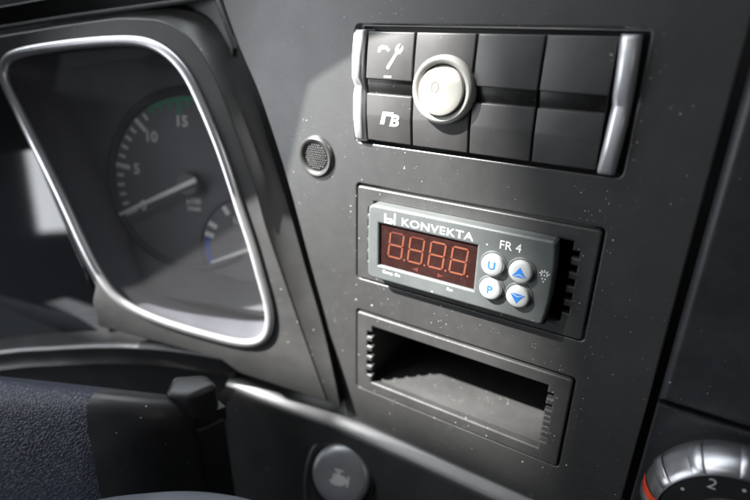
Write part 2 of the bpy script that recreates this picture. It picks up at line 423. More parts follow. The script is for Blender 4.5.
on_face(decal('indicator', [rrect(-33.2, -30.0, 63.9, 64.7, 0.2)], -3.3, M_GPRINT, btn[0]))
def shear(pts, k, z0): return [(x + k * (z - z0), z) for x, z in pts]
on_face(decal('letter_symbol', [shear([(-35.0, 46.9), (-33.2, 46.9), (-33.2, 50.2), (-30.3, 50.2), (-30.3, 51.7), (-35.0, 51.7)], 0.28, 47)], -2.72, M_PRINT, btn[0]))
on_face(text('letter_symbol', 'B', 6.0, -29.2, 48.5, -2.7, M_PRINT, btn[0], shear=0.28, bold=0.2, sx=1.15))

# ---- white round rocker switch fitted in the second blank
KC = (-9.2, 61.2)
rs = thing('round_rocker_switch', 'white round rocker switch mounted in the switch row', 'switch', (KC[0], -5, KC[1]))
lathe('bezel', [(8.7, 4.0), (8.7, -4.4), (8.9, -5.0), (9.4, -5.5), (10.2, -5.7), (11.0, -5.3), (11.4, -4.5), (11.5, -3.0), (11.5, 0.5)], KC, M_WHITE, rs, seg=72)
V = []; F = []
seg = 56; rr_ = 8.35
rings = [1.0, 0.97, 0.90, 0.75, 0.55, 0.35, 0.15]
def rocker_d(a, b):
    z = b
    base = -4.0 - 0.10 * (8 - z) * 1.0
    fold = 3.2
    if z > fold: base = base + 0.34 * (z - fold)
    return base - 1.6
for k, s_ in enumerate(rings):
    for i in range(seg):
        an = 2 * math.pi * i / seg; a, b = rr_ * s_ * math.cos(an), rr_ * s_ * math.sin(an)
        d = rocker_d(a, b) + (0.7 if k == 0 else 0.18 if k == 1 else 0)
        V.append(PANEL(KC[0] + a, KC[1] + b, d))
for k in range(len(rings) - 1):
    for i in range(seg):
        j = (i + 1) % seg; F.append((k * seg + i, k * seg + j, (k + 1) * seg + j, (k + 1) * seg + i))
F.append(tuple(range((len(rings) - 1) * seg, len(rings) * seg)))
base0 = len(V)
for i in range(seg):
    an = 2 * math.pi * i / seg; V.append(PANEL(KC[0] + rr_ * math.cos(an), KC[1] + rr_ * math.sin(an), 3.0))
for i in range(seg):
    j = (i + 1) % seg; F.append((i, j, base0 + j, base0 + i))
rk = build('rocker', V, F, M_WHITE2, rs, 28)
O_ = [(1.45 * math.cos(2 * math.pi * i / 24) + KC[0] - 1.9, 1.75 * math.sin(2 * math.pi * i / 24) + KC[1] + 1.0) for i in range(24)]
I_ = [(1.2 * math.cos(2 * math.pi * i / 24) + KC[0] - 1.9, 1.5 * math.sin(2 * math.pi * i / 24) + KC[1] + 1.0) for i in range(24)]
osym = decal('off_symbol', [O_, I_], -6.35, plastic('symbol_print', (0.34, 0.30, 0.24), 0.5, 3, 0), rk)
for v in osym.data.vertices:
    q = v.co / S + Vector((KC[0], -5, KC[1])); v.co.y = (rocker_d(q.x - KC[0], q.z - KC[1]) - 0.05 + 5) * S

# ================================================================== MICROPHONE
MC = (-67.4, 29.6)
mic = thing('microphone', 'round black microphone with dotted mesh set in the panel', 'microphone', (MC[0], 0, MC[1]))
lathe('bezel', [(9.1, 1.0), (9.0, -0.5), (8.6, -1.2), (7.9, -1.7), (7.1, -1.6), (6.5, -1.1), (6.1, -0.4), (6.0, 0.6)], MC, M_FRAME, mic, seg=56)
V, F = [], []
for k, rr_ in enumerate((6.1, 5.0, 3.6, 2.0, 0.6)):
    for i in range(32):
        an = 2 * math.pi * i / 32; V.append(PANEL(MC[0] + rr_ * math.cos(an), MC[1] + rr_ * math.sin(an), -0.2 - 0.5 * math.cos(rr_ / 6.1 * 1.5)))
for k in range(4):
    for i in range(32): F.append((k * 32 + i, k * 32 + (i + 1) % 32, (k + 1) * 32 + (i + 1) % 32, (k + 1) * 32 + i))
F.append(tuple(range(128, 160)))
grille = build('grille', V, F, M_BLACK, mic, 60)
V, F = [], []
for iy in range(-6, 7):
    for ix in range(-6, 7):
        a = (ix + 0.5 * (iy & 1)) * 1.12; b = iy * 0.97
        q = math.hypot(a, b)
        if q > 5.6: continue
        d0 = -0.2 - 0.5 * math.cos(q / 6.1 * 1.5); n0 = len(V)
        for rr_, dd in ((0.46, 0.1), (0.36, -0.28), (0.15, -0.45)):
            for i in range(7):
                an = 2 * math.pi * i / 7; V.append(PANEL(MC[0] + a + rr_ * math.cos(an), MC[1] + b + rr_ * math.sin(an), d0 + dd))
        for k in range(2):
            for i in range(7): F.append((n0 + k * 7 + i, n0 + k * 7 + (i + 1) % 7, n0 + k * 7 + 7 + (i + 1) % 7, n0 + k * 7 + 7 + i))
        F.append(tuple(range(n0 + 14, n0 + 21)))
dots = build('mesh_dots', V, F, M_FRAME, mic, 60); dots['kind'] = 'stuff'

# ================================================================== INSERT FRAMES (comb edged openings)
def frame_hole(zc):
    x0, x1, z0, z1 = -38.0, 41.0, zc - 15.4, zc + 15.35
    nd, nh = 2.5, 2.5
    zs = [zc + v for v in (9.6, 4.3, -1.0, -6.3, -11.6)]
    pts = [(x1, z1)]
    pts.append((x0, z1))
    for z in zs: pts += [(x0, z + nh), (x0 - nd, z + nh), (x0 - nd, z), (x0, z)]
    pts += [(x0, z0), (x1, z0)]
    for z in reversed(zs): pts += [(x1, z), (x1 + nd, z), (x1 + nd, z + nh), (x1, z + nh)]
    return pts
def insert_frame(zc, parent):
    return plate('frame', [rrect(-46.2, 49.3, zc - 20.95, zc + 20.9, 1.2), frame_hole(zc)], -0.8, 2.6, 0.75, M_FRAME, parent)
mf = thing('mounting_frame', 'black comb-edged insert frame around the temperature controller', 'frame', (1.5, 0, -0.3))
insert_frame(-0.3, mf)
box('well_floor', -42, 45, -17.6, -16.4, 3.0, 40, 0.1, M_BLACK, mf)
box('well_back', -42, 45, -17.6, 17.6, 40, 41.5, 0.1, M_BLACK, mf)
box('well_side', 44.2, 45.4, -16.3, 17.5, 3.0, 39.9, 0.1, M_BLACK, mf)
box('well_side', -42.4, -41.2, -16.3, 17.5, 3.0, 39.9, 0.1, M_BLACK, mf)
box('well_top', -42, 45, 16.4, 17.6, 3.0, 39.9, 0.1, M_BLACK, mf)

cb = thing('storage_cubby', 'empty black storage cubby with comb-edged frame under the controller', 'storage cubby', (1.5, 0, -59.5))
insert_frame(-59.5, cb)
box('tray_floor', -42, 45, -76.4, -74.95, 2.9, 48, 0.1, M_TRAY, cb)
box('tray_back', -42, 45, -76.3, -42.0, 48.1, 49.5, 0.1, M_TRAY, cb)
box('tray_side', -42.4, -41.0, -74.9, -42.0, 2.9, 48, 0.1, M_TRAY, cb)
box('tray_side', 44.0, 45.4, -74.9, -42.0, 2.9, 48, 0.1, M_TRAY, cb)
box('tray_top', -42, 45, -43.3, -42.0, 2.9, 48, 0.1, M_TRAY, cb)

# ================================================================== TEMPERATURE CONTROLLER
tcn = thing('temperature_controller', 'grey digital temperature controller with red display and four white buttons', 'controller', (0, -4, 0))
def face_outline(s=0.0):
    pts = [(-37 + s + 2.5 * (1 - math.cos(R(a))), 16 - s - 2.5 * (1 - math.sin(R(a)))) for a in (90, 67, 45, 22, 0)]
    left = [(-37 + s + 2.5 - 2.5 * math.sin(R(a)), 16 - s - 2.5 + 2.5 * math.cos(R(a))) for a in (0, 22, 45, 67, 90)]
    left += [(-37.3 + s, 0)]
    left += [(-37 + s + 2.2 - 2.2 * math.cos(R(a)), -16 + s + 2.2 - 2.2 * math.sin(R(a))) for a in (0, 22, 45, 67, 90)]
    right = [(35.0 - s, -16 + s), (36.2 - s, -15.3 + s), (36.9 - s, -11), (37.4 - s, -5), (37.5 - s, 1), (37.4 - s, 7), (37.0 - s, 12), (36.5 - s, 15.4 - s), (35.6 - s, 16 - s)]
    return left + right
DISP = [(-31.8, 8.7), (9.6, 8.5), (9.6, -9.5), (-31.6, -9.4)]
body = plate('face_plate', [face_outline(), [(-31.8, 8.7), (-31.6, -9.4), (9.6, -9.5), (9.6, 8.5)]], -7.0, -0.8, 1.0, M_GREY, tcn, res=3)
box('body_box', -35, 35.3, -14.4, 14.4, -0.7, 39, 0.4, M_BLACK, tcn)
box('clip_rail', -33, 36.6, -17.0, -16.1, -4.4, 12, 0.25, M_BLACK, tcn)
scr = plate('display', [[(-33, 9.8), (-33, -10.6), (10.8, -10.6), (10.8, 9.8)]], -5.9, -4.0, 0.1, M_SCREEN, tcn)
def segs(cx, cz, w, h, sl, which, mat, parent):
    t = 0.72; g = 0.16; hw, hh = w / 2, h / 2
    def horiz(z): return [(-hw + g, z), (-hw + g + t / 2, z + t / 2), (hw - g - t / 2, z + t / 2), (hw - g, z), (hw - g - t / 2, z - t / 2), (-hw + g + t / 2, z - t / 2)]
    def vert(x, z0, z1): return [(x, z0 + g), (x - t / 2, z0 + g + t / 2), (x - t / 2, z1 - g - t / 2), (x, z1 - g), (x + t / 2, z1 - g - t / 2), (x + t / 2, z0 + g + t / 2)]
    shapes = {'a': horiz(hh), 'g': horiz(0), 'd': horiz(-hh), 'f': vert(-hw, 0, hh), 'b': vert(hw, 0, hh), 'e': vert(-hw, -hh, 0), 'c': vert(hw, -hh, 0)}
    for s_ in which:
        decal('segment', [[(cx + x + sl * z, cz + z) for x, z in shapes[s_]]], -5.95, mat, parent)
for i, wh in enumerate(('bcdefg', 'bcdefg', 'abcdefg', 'abcdefg')):
    cx = -24.4 + i * 9.0
    segs(cx, 0.5, 6.0, 10.6, 0.09, wh, M_SEG, scr)
    if 'a' not in wh: segs(cx, 0.5, 6.0, 10.6, 0.09, 'a', M_SEGD, scr)
    decal('decimal_point', [[(cx + 4.0 + 0.45 * math.cos(k * math.pi / 4), -4.9 + 0.45 * math.sin(k * math.pi / 4)) for k in range(8)]], -5.95, M_SEG, scr)
decal('arrow_symbol', [[(-16.6, -7.6), (-14.0, -6.7), (-14.0, -8.5)]], -5.95, M_SEGD, scr)
decal('arrow_symbol', [[(-3.0, -7.6), (-5.6, -6.7), (-5.6, -8.5)]], -5.95, M_SEGD, scr)
text('brand_lettering', 'KONVEKTA', 4.3, -7.0, 11.35, -7.02, M_PRINT, body, bold=0.05, sx=1.24, space=1.08)
decal('brand_mark', [[(-29.4, 9.6), (-28.6, 9.6), (-28.6, 13.4), (-29.4, 13.4)]], -7.0, M_PRINT, body)
decal('brand_mark', [[(-28.3, 9.6), (-26.0, 9.6), (-25.2, 10.6), (-26.0, 11.8), (-28.3, 11.8), (-28.3, 11.1), (-26.6, 11.1), (-26.4, 10.4), (-28.3, 10.3)]], -7.0, M_PRINT, body)
decal('brand_mark', [[(-25.0, 9.6), (-24.4, 9.6), (-24.4, 14.2), (-25.0, 14.2)]], -7.0, M_PRINT, body)
text('model_lettering', 'FR 4', 4.6, 21.6, 10.9, -7.02, M_PRINT, body, sx=0.95)
text('status_lettering', 'Comp. On', 1.9, -25.6, -11.8, -7.02, M_PRINT, body)
text('status_lettering', 'Fan', 1.9, 0.4, -11.8, -7.02, M_PRINT, body)
for nm, (bx_, bz_), kind in (('U', (16.4, 3.1), 'U'), ('up', (26.6, 3.0), 'up'), ('P', (16.6, -6.4), 'P'), ('dn', (26.8, -6.6), 'dn')):
    lathe('button_collar', [(5.15, -6.9), (5.1, -7.25), (4.7, -7.45), (4.25, -7.3), (4.2, -6.9)], (bx_, bz_), M_GREY, body, seg=36)
    k = lathe('button', [(4.15, -6.8), (4.15, -8.4), (3.95, -8.9), (3.5, -9.15), (2.4, -9.35), (1.2, -9.42), (0.01, -9.45)], (bx_, bz_), M_KEY, tcn, seg=40)
    if kind in ('U', 'P'):
        text('button_letter', kind, 4.2, bx_, bz_, -9.42, M_BLUE, k, bold=0.09)
    else:
        f = 1 if kind == 'up' else -1
        decal('arrow_symbol', [[(bx_ + x, bz_ + f * z) for x, z in ((0, 2.2), (2.5, -1.5), (0, -0.35), (-2.5, -1.5))]], -9.40, M_BLUE, k, th=0.08)
        decal('arrow_symbol', [[(bx_ + x, bz_ + f * z) for x, z in ((0, -0.75), (1.9, -1.65), (-1.9, -1.65))]], -9.40, M_BLUE, k, th=0.08)
# defrost symbol: small cloud over drops
for a in range(5):
    an = R(20 + a * 35)
    decal('defrost_symbol', [rot2([(-0.2, 0.9), (0.2, 0.9), (0.2, 1.9), (-0.2, 1.9)], (34.4, 3.4), math.degrees(an) - 90)], -7.0, M_PRINT, body)
for x, z in ((33.5, 3.1), (34.5, 3.2), (35.4, 3.2), (33.9, 1.9), (34.9, 1.9), (34.4, 0.8)):
    decal('defrost_symbol', [[(x - 0.22, z - 0.22), (x + 0.22, z - 0.22), (x + 0.22, z + 0.28), (x - 0.22, z + 0.28)]], -7.0, M_PRINT, body)

# ================================================================== INSTRUMENT CLUSTER
T = CLUSTER
CH = [(-126.8, 59.3), (-125.2, 63.4), (-122.1, 66.1), (-116.5, 68.1), (-107.7, 69.8), (-89.7, 72.4), (-74.2, 74.0), (-60.1, 74.8), (-52.2, 74.4), (-46.4, 72.8), (-40.3, 69.8), (-35.2, 65.3), (-30.5, 59.5), (-26.0, 50.1), (-21.5, 40.7), (-16.9, 29.8), (-13.2, 19.6), (-9.4, 7.9), (-5.1, -4.9), (-1.7, -13.7), (1.7, -26.6), (4.7, -36.2), (6.7, -43.6), (7.7, -51.1), (6.7, -57.9), (3.1, -62.5), (-3.1, -64.8), (-11.0, -64.8), (-21.6, -63.4), (-34.9, -61.2), (-47.3, -58.9), (-56.6, -56.4), (-67.4, -52.6), (-74.4, -48.5), (-80.2, -42.2), (-87.6, -29.8), (-93.5, -15.9), (-99.5, -1.2), (-107.2, 15.5), (-114.4, 30.2), (-122.4, 46.6), (-125.9, 53.8)]
GR = [(-129.7, 74.9), (-110.0, 77.9), (-94.0, 80.3), (-73.4, 83.1), (-63.4, 84.1), (-48.8, 84.0), (-41.6, 82.7), (-34.6, 79.5), (-29.0, 75.5), (-24.0, 69.8), (-19.9, 63.2), (-16.3, 55.6), (-10.8, 41.8), (-7.1, 32.0), (-2.9, 20.3), (1.3, 8.6), (5.7, -6.6), (12.6, -25.6), (19.0, -43.0), (26.5, -63.0), (37.0, -90.6)]
GR2 = [(-8.6, -81.3), (-18.1, -75.4), (-35.3, -72.6), (-57.3, -69.3), (-86.5, -65.0), (-88.5, -52), (-86.0, -43.5), (-92.2, -31), (-98.2, -16.5), (-104.2, -1.5), (-111.8, 15), (-119, 30), (-127, 47), (-131, 60), (-131.5, 70)]
BA = [(-138.2, 78.5, 9), (-117.9, 81.1, 9), (-101.3, 83.6, 9), (-80.0, 86.2, 9), (-64.4, 88.4, 9), (-54.2, 89.3, 9), (-44.2, 90.3, 9), (-34.5, 89.1, 9), (-27.3, 86.7, 9), (-21.1, 82.5, 9), (-16.4, 77.5, 9), (-14.1, 72.1, 9), (-7.9, 59.2, 9), (-2.2, 47.1, 9), (4.6, 27.0, 9), (13.7, 2.0, 7.5), (23.3, -25.9, 5), (32.4, -52.0, 3), (38.2, -73.3, 2.2), (42.9, -93.5, 2)]
def relax(p, k=3):
    for _ in range(k): p = [tuple((Vector(p[i - 1]) + Vector(p[i]) * 2 + Vector(p[(i + 1) % len(p)])) / 4) for i in range(len(p))]
    return p
ch = relax(spline(CH, 4), 14); gr = spline(GR, 4, False); ba = spline(BA, 4, False)
ic = thing('instrument_cluster', 'instrument cluster in a chrome-rimmed hood with dials behind glass', 'instrument cluster', T(-60, -60, 0))
hood = plate('surround', [gr + GR2, ch], 0, 7, 0.6, M_POD, ic, T)
tube('chrome_rim', [T(a, b, -0.4) for a, b in ch], 2.25, M_CHROME, ic, closed=True, seg=16, up=T.n, flat=0.9)
def resample(pts, n):
    P = [Vector(p) for p in pts]; L_ = [0]
    for a, b in zip(P, P[1:]): L_.append(L_[-1] + (b - a).length)
    out = []; j = 0
    for i in range(n):
        t = L_[-1] * i / (n - 1)
        while j < len(P) - 2 and L_[j + 1] < t: j += 1
        out.append(P[j].lerp(P[j + 1], (t - L_[j]) / max(1e-6, L_[j + 1] - L_[j])))
    return out
gA, bA = resample(gr, 90), resample(ba, 90)
rows = []
for t, dd in ((0.0, 0.5), (0.02, 0.8), (0.35, 4.5), (0.7, 7.2), (1.0, 9.0)):
    rows.append([T(*(p.lerp(q.xy, t)), 0.5 + (dd - 0.5) * (q.z - 0.5) / 8.5) for p, q in zip(gA, bA)])
rows.append([T(q.x, q.y, 22) for q in bA])
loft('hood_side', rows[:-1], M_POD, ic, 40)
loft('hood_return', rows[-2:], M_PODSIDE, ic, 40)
# dash skin between hood and seam (small light triangle at the top)
skin = plate('dash_skin', [[(-260, 58), (-118.8, 64), (-117.6, 71.1), (-122.2, 81.5), (-126.7, 91.5), (-131, 101), (-136, 112), (-260, 112)]], 6, 9, 0.4, M_PANEL, ic)
# inner walls and dial floor
cen = Vector((-58, 5))
inn = [tuple(cen + (Vector(p) - cen) * 0.985) for p in ch]
rows = [[T(a, b, 1.0) for a, b in ch], [T(*p, 8) for p in inn], [T(*(cen + (Vector(p) - cen) * 0.975), 33) for p in inn]]
loft('inner_wall', rows, M_DIAL, ic, 40, closed=True)
plate('dial_floor', [[tuple(cen + (Vector(p) - cen) * 1.02) for p in ch]], 33, 35, 0.1, M_DIAL, ic, T)
# lower shelf in front of the dials
sh0 = spline([(-84, -20), (-78, -27.5), (-66.6, -32.5), (-51.7, -34.5), (-36.9, -36), (-20, -40), (0, -36), (8, -30)], 4, False)
sh1 = spline([(-86, -46), (-76, -47), (-64, -48), (-50, -48.6), (-36, -49), (-20, -49.5), (-4, -50), (10, -50)], 4, False)
sh2 = [(a, b - 4.5) for a, b in sh1]; sh3 = [(a, b - 8.0) for a, b in sh1]
a0 = resample(sh0, 40); a1 = resample(sh1, 40); a2 = resample(sh2, 40); a3 = resample(sh3, 40)
loft('lower_shelf', [[T(*p, 32) for p in a0], [T(*p, 22) for p in a1], [T(*p, 19.5) for p in a2], [T(*p, 22) for p in a3]], M_SHELF, ic, 25)
# big dial
G = (-48.4, 8.4)
def disc(r, c, k=64): return [(c[0] + r * math.cos(2 * math.pi * i / k), c[1] + r * math.sin(2 * math.pi * i / k)) for i in range(k)]
dial = thing('speed_dial', None, None, T(G[0], G[1], 30)); dial.name = 'engine_speed_dial'
dial.parent = ic; dial.location = T(G[0], G[1], 30) * S - ic.location
face = plate('dial_face', [disc(45, G)], 30.4, 32.5, 0.3, M_DIAL2, dial, T)
lathe('dial_ring', [(45.2, 32), (45.2, 29.4), (46.4, 28.6), (50.0, 30.5), (50.4, 32.8)], G, M_SHELF, dial, T, seg=72)
def tick(c, ang, r0, r1, wd, mat, parent, name='tick', d=30.3):
    a = R(ang); p = Vector((math.cos(a), math.sin(a))); q = Vector((-p.y, p.x)) * wd / 2; c = Vector(c)
    decal(name, [[tuple(c + p * r0 + q), tuple(c + p * r0 - q), tuple(c + p * r1 - q), tuple(c + p * r1 + q)]], d, mat, parent, T)
for i in range(0, 26):
    ang = 206 - 7.2 * i
    major = i % 5 == 0
    green = 12 <= i <= 18
    mt_ = M_GREEN if green else M_DIM
    tick(G, ang, 36.0 if major else 39.5, 44.3 if major else 43.4, 2.2 if major else 1.5, mt_, dial)
arc = [(G[0] + 44.4 * math.cos(R(a)), G[1] + 44.4 * math.sin(R(a))) for a in range(72, 124, 3)] + [(G[0] + 42.6 * math.cos(R(a)), G[1] + 42.6 * math.sin(R(a))) for a in range(121, 70, -3)]
decal('green_arc', [arc], 30.36, M_GREEN, dial, T, th=0.03)
for i, s_ in enumerate(('0', '5', '10', '15', '20', '25')):
    a = R(206 - 36 * i); text('numeral', s_, 7.6, G[0] + 32.0 * math.cos(a), G[1] + 32.0 * math.sin(a), 30.3, M_DIM, dial, T, bold=0.22)
text('unit_lettering', 'x100', 4.2, G[0] + 1.0, G[1] - 9.6, 30.3, M_DIM, dial, T, bold=0.12)
text('unit_lettering', '1/min', 3.6, G[0] + 1.0, G[1] - 13.4, 30.3, M_DIM, dial, T, bold=0.12)
lathe('hub', [(6.2, 30.5), (6.2, 26.5), (5.6, 25.6), (0.01, 25.2)], G, M_DIAL2, dial, T, seg=32)
def needle(c, ang, r0, r1, w0, w1, d, parent):
    a = R(ang); p = Vector((math.cos(a), math.sin(a))); q = Vector((-p.y, p.x)); c = Vector(c)
    plate('needle', [[tuple(c + p * r0 + q * w0), tuple(c + p * r0 - q * w0), tuple(c + p * r1 - q * w1), tuple(c + p * r1 + q * w1)]], d, d + 1.2, 0.2, M_NEEDLE, parent, T)
needle(G, 205.5, -6.5, 43.5, 1.35, 0.8, 24.0, dial)
# small gauge
H = (-15.5, -24.0)
gau = thing('fuel_gauge', None, None, T(H[0], H[1], 29)); gau.parent = ic; gau.location = T(H[0], H[1], 29) * S - ic.location
plate('gauge_face', [disc(27, H)], 29.4, 30.2, 0.2, M_DIAL2, gau, T)
lathe('gauge_ring', [(27.1, 30), (27.1, 28.8), (27.9, 28.4), (28.6, 29.6)], H, M_DIAL, gau, T, seg=64)
for a in (166, 152, 124, 96):
    tick(H, a, 21, 26, 2.6, M_DIM, gau, d=29.3)
arc = [(H[0] + 25.5 * math.cos(R(a)), H[1] + 25.5 * math.sin(R(a))) for a in range(170, 207, 4)] + [(H[0] + 22.6 * math.cos(R(a)), H[1] + 22.6 * math.sin(R(a))) for a in range(206, 169, -4)]
decal('blue_arc', [arc], 29.3, M_DBLUE, gau, T)
text('numeral', '1/2', 5.0, H[0] - 6.5, H[1] + 14.5, 29.3, M_DIM, gau, T, bold=0.15)
lathe('hub', [(4.6, 29.5), (4.6, 26.5), (4.0, 26.0), (0.01, 25.8)], H, M_DIAL2, gau, T, seg=24)
needle(H, 203, -3, 22, 1.0, 0.6, 25.0, gau)
# glass pane
plate('glass_pane', [[tuple(cen + (Vector(p) - cen) * 0.99) for p in ch]], 2.6, 3.4, 0.05, M_GLASS, ic, T, 0)

# gloss black panel beyond the cluster
GP = Frame((-179.1, -31.1, -1.3), 3, 2)
gp = plate('gloss_panel', [[(-260, -95), (-16, -95), (-13, -76), (-23, -53), (-39, -15), (-51.5, 16), (-65, 44), (-70, 58.5), (-74, 64), (-260, 64)]], 0, 2.4, 0.6, M_GLOSS, None, GP)
tag(gp, 'gloss black dashboard panel left of the cluster rim with a window reflection', 'dashboard panel')

# hood of the dash at the top left
dh = thing('dash_hood', 'dark dashboard hood with pale edge above the instrument cluster', 'dashboard hood', (-165, -34, 84))
es = [T(a, b, 5.0) for a, b in spline([(-200, 71.5), (-177.1, 74.4), (-130.7, 79.7), (-103.2, 83.7), (-76.9, 87.2), (-51.6, 90.4), (-34.5, 92.6), (-20, 95)], 4, False)]
tube('hood_edge', es, 1.15, plastic('hood_edge_plastic', (0.10, 0.10, 0.105), 0.45, 2, 0.1), dh, seg=10)
loft('hood_face', [[p + Vector((0, 2.0, 0.3)) for p in es], [p + Vector((0, 1.2, 4)) for p in es], [p + Vector((0.2, 0.4, 8.4)) for p in es]], M_BLACK, dh, 40)
tube('hood_seam', [p + Vector((0.1, 0, 8.6)) for p in es], 0.55, M_FASCIA, dh, seg=8)
loft('hood_top', [[p + Vector((0.2, 0.8, 8.4)) for p in es], [p + Vector((1, 4, 20)) for p in es], [p + Vector((4, 30, 40)) for p in es]], M_BLACK, dh, 40)

# ================================================================== STEERING COLUMN AREA (lower left)
lip = thing('binnacle_lip', 'dark rounded lip with painted top-edge highlight below the instrument cluster', 'dashboard trim', (-180, -45, -80))
lp = [(-328.2, -100.6, -119.2), (-247.3, -69.5, -95.1), (-215.1, -57.2, -87.8), (-184.8, -45.5, -82.0), (-156.4, -34.6, -78.8), (-133.1, -25.7, -78.5), (-118.0, -19.9, -79.6), (-113.0, -14.899999999999999, -81.6)]
lps = [Vector(p) for p in spline(lp, 4, False)]
prof = [(16, 0.5), (4, 0.3), (1.0, 0.0), (0, -0.9), (0.3, -2.2), (2.6, -6.0), (3.2, -9.5), (2.2, -13.0), (6.5, -18.0), (10, -26), (11, -60), (14, -160)]
back = Vector((-0.36, 0.93, 0))
loft('lip_shell', [[p + back * d + Vector((0, 0, z * (1 - 0.55 * max(0, (i - len(lps) + 7) / 6) ** 2))) for i, p in enumerate(lps)] for d, z in prof], M_FASCIA, lip, 45)
tube('lip_highlight', [p + Vector((0, 0.4, -0.6)) for p in lps], 0.9, plastic('lip_highlight_paint', (0.42, 0.42, 0.43), 0.38, 2, 0.1), lip, seg=10)  # edge highlight put into the colour of a pale tube

# leather covered pad
pad = thing('leather_pad', 'blue-black grained leather steering wheel pad in the lower left corner', 'steering wheel', (-140, -95, -110))
Fp = Frame((-84, -78, -49.5), 21, 4)
prows = []
W = 190
for k in range(0, 40):
    t = k / 39; a = 0.0
    row = []
    pr = [(22, -9.0), (14, -2.2), (10, -0.4), (7.0, 0.0), (4.2, -0.9), (2.0, -3.0), (0.8, -6.0), (0.2, -11), (0.2, -30), (0.8, -60), (2.5, -95), (8, -140)]
    aa = -W * (t ** 1.6)
    rnd = max(0.0, 1 - (-aa) / 46.0); edge = 26.0 * (1 - math.sqrt(max(0.0, 1 - rnd * rnd)))
    for d, b in pr:
        sag = -0.035 * (-aa) * (1 if b > -100 else 1)
        row.append(Fp(aa, b + sag - 8.5 - 0.78 * edge, d + edge))
    prows.append(row)
cap = [p - Fp.n * 12 for p in prows[0]]
ks = [i for i in range(len(prows)) if -W * ((i / 39) ** 1.6) < -33][0]
loft('leather_cover', prows[ks:], M_LEATHER, pad, 60)
loft('end_cap', [cap] + prows[:ks + 1], M_COVER, pad, 60)

# column cover corner piece beside the pad
cv = thing('column_cover', 'dark plastic steering column cover corner beside the leather pad', 'column cover', (-92, -58, -75))
top = [(-101.5, -66.8, -64.5), (-90.3, -62.3, -64), (-84.6, -51.4, -62.5), (-94, -50, -61), (-106, -58, -62)]
lowv = [(p[0], p[1], p[2] - 14.5) for p in top]
n = len(top)
solid('upper_shell', top + lowv, [tuple(range(n)), tuple(range(n, 2 * n))] + [(i, (i + 1) % n, n + (i + 1) % n, n + i) for i in range(n)], 2.8, M_COVER, cv, seg=5, smooth=60)
top2 = [(p[0] + 0.4, p[1] + 1.0, p[2] - 19.5) for p in top]; low2 = [(p[0] - 1.0, p[1] + 4, p[2] - 95) for p in top]
solid('lower_shell', top2 + low2, [tuple(range(n)), tuple(range(n, 2 * n))] + [(i, (i + 1) % n, n + (i + 1) % n, n + i) for i in range(n)], 1.4, M_BLACK, cv)
top3 = [(p[0] * 0.985 - 1.6, p[1] * 0.97 + 1.0, p[2] - 14.0) for p in top]; low3 = [(p[0], p[1], p[2] - 7) for p in top3]
solid('seam_core', top3 + low3, [tuple(range(n)), tuple(range(n, 2 * n))] + [(i, (i + 1) % n, n + (i + 1) % n, n + i) for i in range(n)], 0.3, M_BLACK, cv)

# smooth rim in the foreground at the bottom edge
rim = [(-190, -150, -196), (-130, -133, -130), (-88, -120.5, -92.5), (-58, -109.5, -78.5), (-36, -101, -74), (-20, -95.5, -77.5), (4, -88, -96), (20, -84, -132)]
rt = tube('wheel_grip', [Vector(p) for p in spline(rim, 6, False)], 15.0, M_RIM, None, seg=28, up=Vector((0.3, -0.9, 0.3)))
tag(rt, 'smooth grey steering wheel spoke at the bottom edge below the leather pad', 'steering wheel')

# ================================================================== START BUTTON on the lower fascia
st = thing('start_button', 'round dark blue-grey engine start button on the lower fascia', 'button', (-48, -10, -130))
FB = Frame((-48.0, -13.5, -128.5), 12, 24)
lathe('collar', [(18.0, 16), (18.0, 3.0), (17.6, 1.8), (16.9, 1.6), (16.4, 3.2)], (0, 0), M_BLACK, st, FB, seg=56)
cap_ = lathe('button_cap', [(15.6, 9), (15.6, 1.2), (15.0, 0.0), (13.8, -0.9), (12.0, -1.35), (6, -1.4), (0.01, -1.3)], (0, 0), M_STARTB, st, FB, seg=56)
E_ = [(-5.0, -2.4), (-3.6, -2.4), (-3.6, 1.2), (-1.4, 1.2), (-1.4, 2.8), (-3.0, 2.8), (-3.0, 4.0), (2.0, 4.0), (2.0, 2.8), (0.4, 2.8), (0.4, 1.2), (2.6, 1.2), (3.6, 0.0), (4.6, 0.0), (4.6, 1.6), (5.8, 1.6), (5.8, -4.0), (4.6, -4.0), (4.6, -2.6), (3.6, -2.6), (2.2, -4.6), (-3.6, -4.6), (-3.6, -3.6), (-5.0, -3.6)]
decal('engine_symbol', [[(x * 0.95, y * 0.95) for x, y in E_]], -1.48, M_GPRINT, cap_, FB)
# raised bezel strip round the button
bz = [(-15, -30), (-19, -10), (-18.6, 4), (-15.5, 11), (-9, 15.5), (-1, 17.6), (10, 18.6), (40, 20.0), (130, 22.0)]
tube('bezel_edge', [FB(a, b, 3.4 + max(0, a) * 0.03) for a, b in spline(bz, 5, False)], 1.3, M_FASCIA, st, seg=10)

